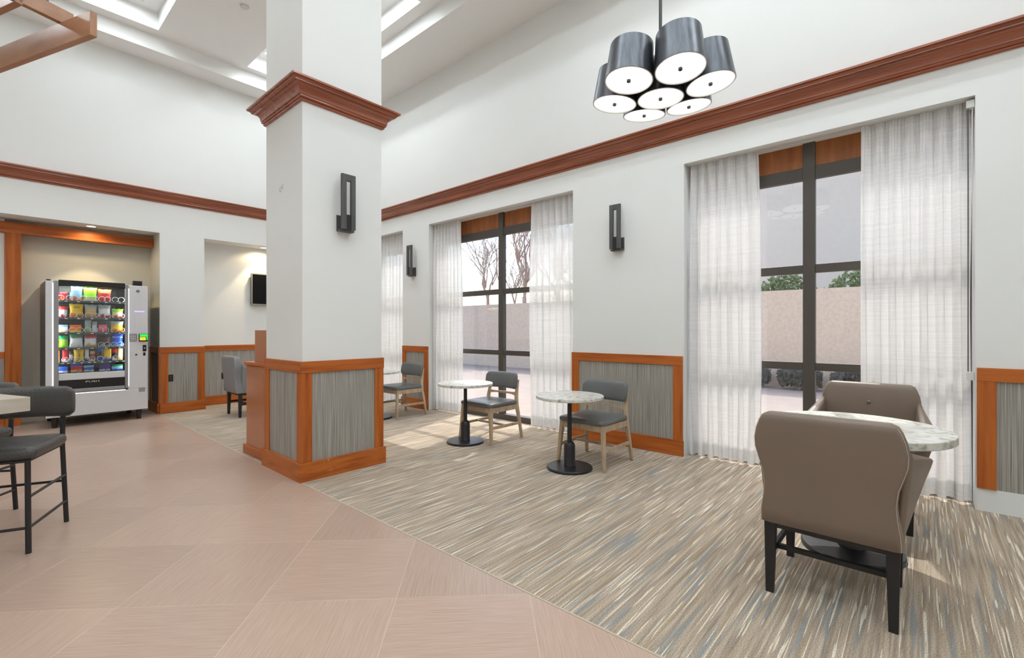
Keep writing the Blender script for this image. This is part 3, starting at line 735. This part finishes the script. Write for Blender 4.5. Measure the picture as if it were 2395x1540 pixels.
# ---------------------------------------------------------------- tall table and stools
c20 = math.radians(20.4)
M['laminate'] = streak('pale_laminate', [(.50,.45,.37,1),(.62,.57,.49,1)], (5,5,30), .3)
t = tag(empty('tall_table', (.182, 4.071, 0), c20), 'tall pale slab topped table at the left edge beside black stools', 'table')
MB().box(-1.5, 0, 0, .60, .884, .97).build('table_top', M['laminate'], t, bevel=.003)
for x in (-.30, -1.2):
    MB().box(x-.04, x+.04, .26, .34, .02, .884).build('post', M['metal_black'], t)
    MB().box(x-.18, x+.18, .10, .50, 0, .02).build('foot_plate', M['metal_black'], t)
def quilt():
    m, nt, b = newmat('black_quilted_vinyl')
    tc = N(nt,'ShaderNodeTexCoord'); mp = N(nt,'ShaderNodeMapping'); mp.inputs['Rotation'].default_value = (.5,.6,.78); mp.inputs['Scale'].default_value = (70,70,70)
    ck = N(nt,'ShaderNodeTexVoronoi'); ck.inputs['Scale'].default_value = 1.0; ck.inputs['Randomness'].default_value = 0.15
    nt.links.new(tc.outputs['Object'], mp.inputs[0]); nt.links.new(mp.outputs[0], ck.inputs['Vector'])
    bp = N(nt,'ShaderNodeBump'); bp.inputs['Strength'].default_value = .55; bp.inputs['Distance'].default_value = .004; bp.invert = True
    nt.links.new(ck.outputs['Distance'], bp.inputs['Height']); nt.links.new(bp.outputs['Normal'], b.inputs['Normal'])
    b.inputs['Base Color'].default_value = (.07,.067,.063,1); b.inputs['Roughness'].default_value = .36
    return m
M['quilt'] = quilt()
def stool():      # facing -y, origin at centre
    t = empty('counter_stool')
    W, D0, D1 = .205, -.255, .265
    for s in (-1, 1):
        MB().tube([(s*W,D0,0),(s*(W-.012),D0+.02,.575)], [.0145,.0145], 12).build('leg', M['metal_black'], t, smooth=60)
        MB().tube([(s*W,D1,0),(s*(W-.012),D1-.03,.56),(s*(W-.012),D1-.02,.80)], .0145, 12).build('leg', M['metal_black'], t, smooth=60)
        MB().tube([(s*W,D0+.01,.345),(s*W,D1-.016,.345)], .009, 8).build('rung', M['metal_black'], t, smooth=60)
        MB().tube([(s*W,D0+.004,.155),(s*W,D1-.008,.155)], .009, 8).build('rung', M['metal_black'], t, smooth=60)
        MB().tube([(s*(W-.012),D0+.02,.565),(s*(W-.012),D1-.03,.565)], .010, 8).build('seat_rail', M['metal_black'], t, smooth=60)
    MB().tube([(-W,D0+.006,.155),(W,D0+.006,.155)], .009, 8).build('rung', M['metal_black'], t, smooth=60)
    MB().tube([(-W,D1-.010,.30),(W,D1-.010,.30)], .009, 8).build('rung', M['metal_black'], t, smooth=60)
    MB().tube([(-W,D0+.02,.565),(W,D0+.02,.565)], .010, 8).build('seat_rail', M['metal_black'], t, smooth=60)
    cushion(0,-.015,.232,.245,.572,.650,r=.05,e=.028,crown=.012).build('seat_cushion', M['quilt'], t, smooth=60)
    R = []
    for k in range(19):
        u = -1+2*k/18; x = u*.27; y = D1+.030-.10*abs(u)**2.2; e = max(0, abs(u)-.80)/.20; hh = .108*(1-.30*e*e); th = .040*(1-.40*e*e)
        q = []
        for j in range(16):
            a = 2*PI*j/16; ca_, sa_ = math.cos(a), math.sin(a)
            q.append((x, y + th*math.copysign(abs(ca_)**.7, ca_), .868 + hh*math.copysign(abs(sa_)**.5, sa_)))
        R.append(q)
    MB().loft(R).build('backrest', M['quilt'], t, smooth=70)
    return t
sA = stool()
ang = math.atan2(-.48, -.211) + PI/2
sA.rotation_euler = (0,0,ang); sA.location = (.091, 4.443, 0)
tag(sA, 'black quilted counter stool with tube legs nearest the viewer', 'stool', 'black counter stools')
sB = copy_tree(sA); sB.location = (-.17, 5.13, 0); sB.rotation_euler = (0,0,ang-.25)
sB['label'] = 'second black counter stool half hidden behind the tall table'

# ---------------------------------------------------------------- vending machine (front plane y = 9.02)
M['silver'] = plain('silver_panel', (.74,.74,.76), .35, metal=.15, noise=.03)
M['silver2'] = plain('grey_door_frame', (.33,.33,.335), .4, metal=.3, noise=.03)
M['vblack'] = plain('machine_black', (.012,.012,.013), .3)
M['shelf'] = plain('shelf_grey', (.07,.075,.085), .5)
M['led'] = emission('led_strip', (.93,.96,1,1), 1.6)
M['led_in'] = emission('led_tube', (.95,.98,1,1), 42.0)
M['violet'] = emission('violet_led', (.45,.35,1,1), 1.6)
M['green'] = emission('green_screen', (.05,.85,.12,1), 1.0)
M['amber'] = emission('amber_screen', (.9,.75,.05,1), .9)
M['whiteprint'] = plain('white_print', (.85,.85,.85), .5)
M['blackprint'] = plain('black_print', (.02,.02,.02), .5)
VY = 9.02
vm = tag(empty('vending_machine', (1.105, 9.45, 0)), 'tall silver snack vending machine glowing in the wall niche', 'vending machine')
def vb(name, x0, x1, y0, y1, z0, z1, mat, parent=None, bevel=0):
    return MB().box(x0-1.105, x1-1.105, y0-9.45, y1-9.45, z0, z1).build(name, mat, parent or vm, bevel=bevel)
cab = MB()
for bx in ((.545,.56,9.03,9.95,.15,2.05), (1.655,1.67,9.03,9.95,.15,2.05), (.56,1.655,9.03,9.95,2.02,2.05), (.56,1.655,9.03,9.95,.15,.17), (.56,1.655,9.93,9.95,.17,2.02), (1.42,1.655,9.05,9.93,.17,2.02), (.56,.63,9.05,9.93,.17,2.02), (.63,1.42,9.05,9.93,.17,.72)):
    cab.box(bx[0]-1.105, bx[1]-1.105, bx[2]-9.45, bx[3]-9.45, bx[4], bx[5])
cab.build('cabinet', M['vblack'], vm)
vb('left_panel', .545, .624, VY, 9.05, .15, 2.055, M['silver'], bevel=.008)
vb('led_strip', .612, .624, VY-.004, VY+.002, .52, 2.03, M['led'])
vb('lower_panel', .624, 1.672, VY, 9.05, .15, .47, M['silver'], bevel=.008)
vb('control_panel', 1.432, 1.672, VY, 9.05, .47, 2.05, M['silver'], bevel=.008)
vb('led_strip', 1.434, 1.443, VY-.004, VY+.002, .52, 2.00, M['led'])
vb('led_strip', .70, 1.40, VY-.004, VY+.002, .466, .476, M['led'])
vb('door_frame', .624, .676, VY-.02, 9.05, .488, 2.06, M['silver2'], bevel=.012)
vb('door_frame', 1.394, 1.432, VY-.02, 9.05, .488, 2.06, M['silver2'], bevel=.012)
vb('door_frame', .676, 1.394, VY-.02, 9.05, .488, .535, M['silver2'], bevel=.008)
vb('top_bar', .676, 1.394, VY-.015, 9.05, 1.995, 2.075, M['vblack'], bevel=.006)
vb('cross_bar', .676, 1.394, VY-.005, 9.05, .664, .757, M['silver'], bevel=.004)
pd = vb('push_door', .676, 1.394, VY+.004, 9.04, .535, .660, M['vblack'], bevel=.003)
text_obj('lettering', 'PUSH', .034, (1.03-1.105, VY+.003-9.45, .626), M['whiteprint'], pd, sx=1.9)
vb('door_glass', .676, 1.394, 9.035, 9.039, .757, 1.995, M['glass'])
vb('price_notice', .680, .803, 9.030, 9.034, 1.905, 1.99, plain('pale_notice', (.62,.72,.66), .6, noise=.1, nscale=60))
for z in (1.790, 1.548, 1.334, 1.118, .912, .765):
    sh = vb('shelf', .64, 1.41, 9.06, 9.80, z-.020, z-.004, M['shelf'])
    vb('shelf_lip', .64, 1.41, 9.055, 9.062, z-.024, z+.004, M['shelf'], sh)
    for x in ((.735,.865,1.01,1.165,1.32) if z != .912 else (.70,.76,.82,.90,.98,1.04,1.12,1.21,1.29,1.36)):
        vb('price_tag', x+.005, x+.033, 9.052, 9.055, z-.018, z-.006, M['whiteprint'], sh)
vb('inner_light', .66, 1.40, 9.055, 9.080, 2.003, 2.018, M['led_in'])
vb('inner_light', .655, .665, 9.046, 9.056, .79, 1.96, M['led_in'])
vb('inner_light', 1.405, 1.415, 9.046, 9.056, .79, 1.96, M['led_in'])
me = None
for z, xs_ in ((1.790,(.70,.79,.845,.93,1.0,1.06,1.14,1.20,1.29,1.36)), (1.548,(.72,.83,.90,.99,1.06,1.14,1.20,1.29,1.36)), (1.334,(.82,.90,.98,1.055,1.12,1.18,1.28,1.36)), (1.118,(.84,1.13,1.20,1.28,1.35)), (.912,(.745,.82,.87,.965,1.03,1.12,1.29))):
    for x in xs_:
        if me is None:
            o = MB().torus((0,0,0), .036, .0026, 'y', 22, 6); o.torus((.004,.03,0), .036, .0026, 'y', 22, 6); o = o.build('coil', M['whiteprint'], vm, smooth=60); me = o.data
        else:
            o = bpy.data.objects.new('coil', me); C.objects.link(o); o.parent = vm
        o.location = (x-1.105, 9.072-9.45, z+.037)
# controls
kp = vb('keypad', 1.448, 1.530, VY-.008, VY, 1.200, 1.310, M['vblack'], bevel=.003)
for i in range(3):
    for j in range(4): vb('key', 1.456+i*.024, 1.473+i*.024, VY-.012, VY-.006, 1.209+j*.025, 1.227+j*.025, M['whiteprint'], kp)
rd = vb('card_reader', 1.558, 1.668, VY-.03, VY, 1.195, 1.312, M['vblack'], bevel=.006)
vb('reader_screen', 1.566, 1.650, VY-.033, VY-.029, 1.268, 1.306, M['green'], rd)
vb('reader_screen', 1.566, 1.640, VY-.033, VY-.029, 1.212, 1.262, M['amber'], rd)
vb('reader_light', 1.650, 1.664, VY-.033, VY-.029, 1.215, 1.306, M['green'], rd)
bv = vb('bill_slot', 1.606, 1.652, VY-.012, VY, 1.042, 1.140, M['vblack'], bevel=.004)
vb('slot_button', 1.622, 1.636, VY-.016, VY-.011, 1.085, 1.100, M['silver'], bv)
vb('coin_slot', 1.612, 1.640, VY-.008, VY, .975, 1.024, M['vblack'], bevel=.003)
vb('coin_return', 1.516, 1.540, VY-.008, VY, .984, 1.004, M['vblack'], bevel=.003)
vb('light_bar', 1.504, 1.626, VY-.004, VY, 1.646, 1.664, M['violet'])
vb('inset_panel', 1.515, 1.606, VY-.003, VY, 1.395, 1.565, M['silver'], bevel=.001)
vb('inset_panel', 1.448, 1.545, VY-.003, VY, 1.03, 1.18, M['silver'], bevel=.001)
vb('rating_plate', 1.560, 1.636, VY-.003, VY, .420, .486, M['tv_frame'])
vb('top_box', 1.492, 1.605, 9.04, 9.14, 2.05, 2.125, M['vblack'], bevel=.004)
vb('hinge_cap', .555, .60, 9.04, 9.10, 2.05, 2.075, M['vblack'], bevel=.004)
lk = MB().lathe([(0,0),(.020,0),(.020,.008),(.012,.012),(0,.012)], n=20).xf(Matrix.Translation((1.551-1.105, VY-9.45, 1.968)) @ Matrix.Rotation(PI/2,4,'X')).build('lock', M['vblack'], vm, smooth=40)
MB().torus((1.551-1.105, VY-9.45-.012, 1.968), .010, .0025, 'y', 16, 6).build('lock_ring', M['silver'], lk)
for x in (.64, 1.575):
    for y in (9.10, 9.85):
        MB().lathe([(0,0),(.026,0),(.028,.02),(.036,.148),(.036,.16),(0,.16)], n=16).xf(Matrix.Translation((x-1.105, y-9.45, 0))).build('foot', M['vblack'], vm, smooth=40)

# ---------------------------------------------------------------- snacks
def packmat(name, c0, c1, c2):
    """printed packet: top colour, main colour, lower blotches (object space, z = 0..1 of the packet)"""
    m, nt, b = newmat(name)
    tc = N(nt,'ShaderNodeTexCoord'); sp = N(nt,'ShaderNodeSeparateXYZ'); nt.links.new(tc.outputs['Generated'], sp.inputs[0])
    nz = N(nt,'ShaderNodeTexNoise'); nz.inputs['Scale'].default_value = 3.2; nz.inputs['Detail'].default_value = 2.5
    nt.links.new(tc.outputs['Generated'], nz.inputs['Vector'])
    ma = N(nt,'ShaderNodeMath', operation='MULTIPLY_ADD'); ma.inputs[1].default_value = .55; nt.links.new(nz.outputs['Fac'], ma.inputs[0]); nt.links.new(sp.outputs['Z'], ma.inputs[2])
    rp = N(nt,'ShaderNodeValToRGB'); e = rp.color_ramp.elements; rp.color_ramp.interpolation = 'EASE'
    e[0].position = .40; e[0].color = c2; e[1].position = 1.12 if False else .99; e[1].color = c0
    x = e.new(.62); x.color = c1; y = e.new(.90); y.color = c1
    nt.links.new(ma.outputs[0], rp.inputs[0]); nt.links.new(rp.outputs[0], b.inputs['Base Color'])
    b.inputs['Roughness'].default_value = .3
    return m
def bag(x0, x1, z0, z1, name, cat, lb, cols, y=9.125, kind='bag', txt=None, tilt=0.0):
    w_, h_ = (x1-x0)*.96, (z1-z0)
    t = tag(empty(name, ((x0+x1)/2, y, z0)), lb, cat, 'snacks in the vending machine')
    mat = packmat(name+'_print', *cols)
    mb = MB()
    if kind == 'bag':
        nx, nz_ = 10, 10
        for s in (-1, 1):
            def fn(u, v, s=s):
                a, c_ = 2*u-1, 2*v-1
                pin = 1-.10*(1-abs(c_))*1.0 + .04*abs(c_)**6
                bul = max(0, (1-abs(a)**3))*max(0, 1-abs(c_)**4)
                return (a*w_/2*pin, s*(.003+.028*bul) - .01*v, .008+h_*v + .004*math.sin(7*a)*abs(c_)**4)
            mb.grid(fn, nx, nz_)
        body = mb.build('packet', mat, t, smooth=60)
        MB().box(-w_/2*1.02, w_/2*1.02, -.0145, -.0105, h_*.965, h_*1.0).build('seal', mat, t)
        face = -.0425
    elif kind == 'box':
        body = MB().box(-w_/2, w_/2, -.022, .022, .002, h_).build('packet', mat, t, bevel=.004)
        MB().box(-w_/2*.9, w_/2*.9, -.0235, -.0215, h_*.80, h_*.97).build('label_band', plain(name+'_band', cols[0], .4), t)
        face = -.026
    else:
        mb = MB().grid(lambda u, v: ((2*u-1)*w_/2, -.012*max(0,1-(2*u-1)**4)*max(0,1-(2*v-1)**8), .006+h_*v), 8, 10)
        mb.grid(lambda u, v: ((2*u-1)*w_/2, .012*max(0,1-(2*u-1)**4)*max(0,1-(2*v-1)**8), .006+h_*v), 8, 10)
        body = mb.build('packet', mat, t, smooth=60)
        MB().box(-w_/2, w_/2, -.004, .004, h_*.97, h_*1.01).build('seal', mat, t)
        face = -.016
    if txt:
        body_txt, size, zf, tm, rot = txt
        text_obj('lettering', body_txt, size, (0, face, h_*zf), tm, t, rot=(PI/2, rot, 0))
    if tilt: t.rotation_euler = (0, tilt, 0)
    return t
W_, K_ = M['whiteprint'], M['blackprint']
Rp = plain('red_print', (.65,.02,.05), .5); Vp = plain('violet_print', (.30,.03,.16), .5); Bp = plain('brown_print', (.10,.03,.02), .5)
c_ = lambda *a: sr(*a)
RED, ORG, YEL, GRN, LIM, BLU, SKY, WHT, BRN, MAR, TAN, GRY, PNK, CRM, PUR, BLK = c_(205,40,40), c_(240,120,30), c_(245,200,30), c_(0,150,90), c_(150,215,50), c_(30,90,205), c_(150,195,225), c_(235,235,240), c_(80,50,45), c_(160,30,60), c_(220,180,120), c_(170,180,180), c_(240,120,140), c_(240,230,180), c_(80,50,150), c_(35,30,35)
Z = {1:1.793, 2:1.551, 3:1.337, 4:1.121, 5:.915, 6:.768}
SN = [
 (1,.680,.782,1.904,'chips_bag','snack bag','red and purple chips bag at the top left under the notice',(MAR,RED,ORG),'bag',None),
 (1,.788,.934,1.985,'chips_bag','snack bag','pale blue tortilla chips bag on the top shelf',(SKY,SKY,ORG),'bag',('Tostitos',.034,.84,Rp,0)),
 (1,.936,1.090,1.980,'chips_bag','snack bag','lime green chips bag on the top shelf',(LIM,LIM,CRM),'bag',None),
 (1,1.094,1.250,1.966,'chips_bag','snack bag','orange red corn chips bag on the top shelf',(ORG,RED,RED),'bag',('Fritos',.040,.80,W_,0)),
 (2,.680,.778,1.699,'chips_bag','snack bag','red chips bag at the left of the second shelf',(RED,WHT,RED),'bag',None),
 (2,.788,.943,1.741,'chips_bag','snack bag','yellow and orange chips bag lettered utz',(YEL,YEL,ORG),'bag',('utz',.055,.80,K_,0)),
 (2,.950,1.090,1.733,'cookie_bag','snack bag','clear tan cookie bag in the middle of the second shelf',(GRY,TAN,TAN),'bag',None),
 (2,1.098,1.244,1.738,'chips_bag','snack bag','silver and red snack bag on the second shelf',(GRY,WHT,RED),'bag',None),
 (2,1.252,1.390,1.682,'chips_bag','snack bag','small cream bag with red spots right of the second shelf',(LIM,CRM,RED),'bag',None),
 (3,.680,.778,1.446,'cracker_pack','snack box','blue topped cracker pack at the left of the third shelf',(SKY,WHT,TAN),'box',None),
 (3,.796,.920,1.447,'cracker_pack','snack box','orange cracker pack on the third shelf',(ORG,ORG,YEL),'box',None),
 (3,.955,1.030,1.515,'nut_packet','snack packet','tall grey packet in the middle of the third shelf',(GRY,GRY,LIM),'bar',None),
 (3,1.035,1.090,1.490,'nut_packet','snack packet','shorter clear packet beside the tall grey packet',(GRY,WHT,WHT),'bar',None),
 (3,1.104,1.200,1.449,'cracker_pack','snack box','pink snack pack on the third shelf',(PNK,PNK,RED),'box',None),
 (3,1.238,1.392,1.494,'cheese_bag','snack bag','white and amber bag at the right of the third shelf',(GRY,YEL,ORG),'bag',None),
 (4,.680,.784,1.284,'chips_bag','snack bag','bright green chips bag at the left of the fourth shelf',(GRN,LIM,LIM),'bag',None),
 (4,.788,.940,1.317,'pretzel_bag','snack bag','white pretzel bag with green top lettered Combos',(GRN,WHT,WHT),'bag',('Combos',.038,.72,Vp,.1)),
 (4,.945,1.090,1.312,'pretzel_bag','snack bag','white pretzel bag with red top lettered Combos',(RED,WHT,TAN),'bag',('Combos',.037,.72,Rp,.1)),
 (4,1.098,1.240,1.279,'cookie_bag','snack bag','dark brown cookie bag on the fourth shelf',(BRN,BRN,GRY),'bag',None),
 (4,1.247,1.389,1.309,'chips_bag','snack bag','blue tortilla chips bag lettered Doritos',(BLU,BLU,SKY),'bag',('Doritos',.038,.78,W_,0)),
 (5,.678,.696,1.075,'candy_bar','candy bar','orange candy packet at the left of the candy shelf',(ORG,ORG,TAN),'bar',None),
 (5,.719,.785,1.084,'candy_bag','candy bag','red candy bag on the candy shelf',(RED,RED,WHT),'bar',None),
 (5,.791,.830,1.064,'candy_bar','candy bar','brown and white candy bar beside the red candy bag',(BRN,WHT,PUR),'bar',None),
 (5,.833,.950,1.104,'candy_bag','candy bag','yellow candy bag with brown letters',(YEL,YEL,YEL),'bag',("m&m's",.042,.52,Bp,PI/2)),
 (5,.955,1.001,1.095,'candy_bar','candy bar','white and violet candy bar on the candy shelf',(WHT,WHT,PUR),'bar',None),
 (5,1.011,1.066,1.062,'candy_bar','candy bar','cream and maroon candy bar on the candy shelf',(TAN,MAR,CRM),'bar',None),
 (5,1.088,1.157,1.109,'candy_bar','candy bar','blue candy packet with chocolate picture',(BLU,BRN,BLU),'bar',None),
 (5,1.163,1.253,1.101,'candy_bag','candy bag','yellow and blue fruit candy bag',(YEL,YEL,BLU),'bar',None),
 (5,1.257,1.317,1.085,'candy_bag','candy bag','red and black candy packet on the candy shelf',(RED,BLK,WHT),'bar',None),
 (5,1.321,1.387,1.096,'candy_bag','candy bag','cream yellow candy packet at the right of the candy shelf',(CRM,CRM,TAN),'bar',None),
 (6,.680,.778,.855,'snack_cake','snack pack','blue snack cake pack at the left of the bottom shelf',(BLU,BLU,WHT),'box',None),
 (6,.806,.932,.889,'snack_cake','snack pack','blue and red pastry box on the bottom shelf',(BLU,RED,TAN),'box',None),
 (6,.941,1.057,.857,'snack_cake','snack pack','light blue pastry pack on the bottom shelf',(SKY,BLU,CRM),'box',None),
 (6,1.108,1.243,.850,'snack_cake','snack pack','violet snack pack on the bottom shelf',(PUR,PUR,WHT),'box',None),
 (6,1.250,1.384,.851,'snack_cake','snack pack','blue and teal gum pack at the right of the bottom shelf',(GRN,SKY,BLU),'box',None),
]
for r_, x0, x1, z1, nm, ct, lb, cols, kd, tx in SN:
    bag(x0, x1, Z[r_]-.0085 if kd == 'bag' else (Z[r_]-.0065 if kd == 'bar' else Z[r_]-.0025), z1, nm, ct, lb, cols, kind=kd, txt=tx)

# ---------------------------------------------------------------- outside
M['pave'] = plain('pinkish_pavement', (.40,.33,.29), .9, noise=.15, nscale=3)
M['stucco'] = plain('beige_stucco', (.78,.62,.49), .9, noise=.22, nscale=14, bump=.4, bscale=30)
M['twig'] = plain('dark_twig', (.10,.10,.09), .9, noise=.4, nscale=5)
M['bark'] = plain('bare_bark', (.42,.32,.28), .9, noise=.2)
M['leaf'] = plain('shrub_leaf', (.16,.22,.06), .7, noise=.5, nscale=5)
M['facade'] = plain('pale_facade', (.95,.80,.66), .9, noise=.06, nscale=6)
tag(MB().box(5.42, 60, -40, 60, -.35, -.06).build('ground_outside', M['pave']), 'pale pavement outside the windows', 'pavement', kind='structure')
tag(MB().box(13.2, 13.5, -25, 45, -.06, 2.36).build('garden_wall', M['stucco']), 'long beige stucco garden wall outside the windows', 'wall')
fc = tag(empty('building_outside', (20, -1.0, -.06)), 'pale building beyond the garden wall seen through the armchair window', 'building')
MB().box(0, 6, -12, 9, 0, 12).build('facade', M['facade'], fc)
MB().box(-.25, 0, -12, 9, 8.6, 9.0).build('cornice', M['stucco'], fc)
def tree(loc, h, seed, lb):
    rnd = random.Random(seed); t = tag(empty('bare_tree', loc), lb, 'tree', 'bare trees beyond the garden wall')
    tr = MB(); br = MB()
    tr.tube([(0,0,0),(.1,.05,h*.2),(.0,.0,h*.4)], [.16,.13,.10], 8); tr.build('trunk', M['bark'], t, smooth=60)
    def grow(p, d, L, r, n):
        q = p + d*L
        br.tube([p, (p+q)/2 + Vector((rnd.uniform(-.1,.1),rnd.uniform(-.1,.1),0))*L, q], [r, r*.85, r*.6], 5)
        if n == 0: return
        for _ in range(3):
            dd = (d + Vector((rnd.uniform(-.8,.8), rnd.uniform(-.8,.8), rnd.uniform(-.1,.6)))).normalized()
            grow(q if rnd.random() < .6 else (p+q)/2, dd, L*rnd.uniform(.6,.8), r*.6, n-1)
    for _ in range(4): grow(Vector((0,0,h*.4-rnd.uniform(0,.3))), Vector((rnd.uniform(-.6,.6), rnd.uniform(-.6,.6), 1)).normalized(), h*.22, .07, 4)
    br.build('branches', M['bark'], t)
for k, (x, y, h, lb) in enumerate(((16,9.2,6.5,'bare tree seen through the right pane of the middle window'),(17,14.2,7.5,'tall bare tree seen through the left pane of the middle window'),(23,16.5,8.5,'bare tree left of centre beyond the middle window'),(23,22.5,9,'far bare tree near the left curtain of the middle window'),(30,19.5,9,'most distant bare tree beyond the middle window'),(31,27,9.5,'distant bare tree beside the left curtain'))):
    tree((x,y,-.06), h, 30+k, lb)
def shrub(loc, w_, h_, seed, lb, mat='leaf'):
    rnd = random.Random(seed); t = tag(empty('green_shrub', loc), lb, 'shrub', 'shrubs along the garden wall')
    lf = MB()
    for _ in range(1800):
        a, u = rnd.uniform(0,2*PI), rnd.random()**.5; z = rnd.random()**.5
        p = Vector((math.cos(a)*u*w_/2*.45, math.sin(a)*u*w_/2, h_*(.15+.85*z)*(1-.16*u*u)))
        e_ = Vector((rnd.uniform(-1,1),rnd.uniform(-1,1),rnd.uniform(-1,1))).normalized()*.07; f_ = e_.orthogonal().normalized()*.045
        lf.add([p-e_, p+f_, p+e_, p-f_], [(0,1,2,3)])
    lf.build('foliage', M[mat], t)
    st_ = MB()
    for _ in range(5): st_.tube([(0,0,0),(rnd.uniform(-.15,.15),rnd.uniform(-.4,.4)*w_*.5,h_*.6)], [.02,.01], 5)
    st_.build('stems', M['bark'], t)
for k in range(4): shrub((14.6, -.6+1.72*k, -.06), 1.6, 3.0, 60+k, 'green shrub showing above the garden wall, %s through the armchair window' % ['rightmost','second from right','second from left','leftmost'][k])
for k in range(3): shrub((12.8, 1.1+1.08*k, -.06), .9, .5, 80+k, 'low dark shrub at the foot of the garden wall, %s behind the armchair window' % ['rightmost','middle','leftmost'][k], 'twig')
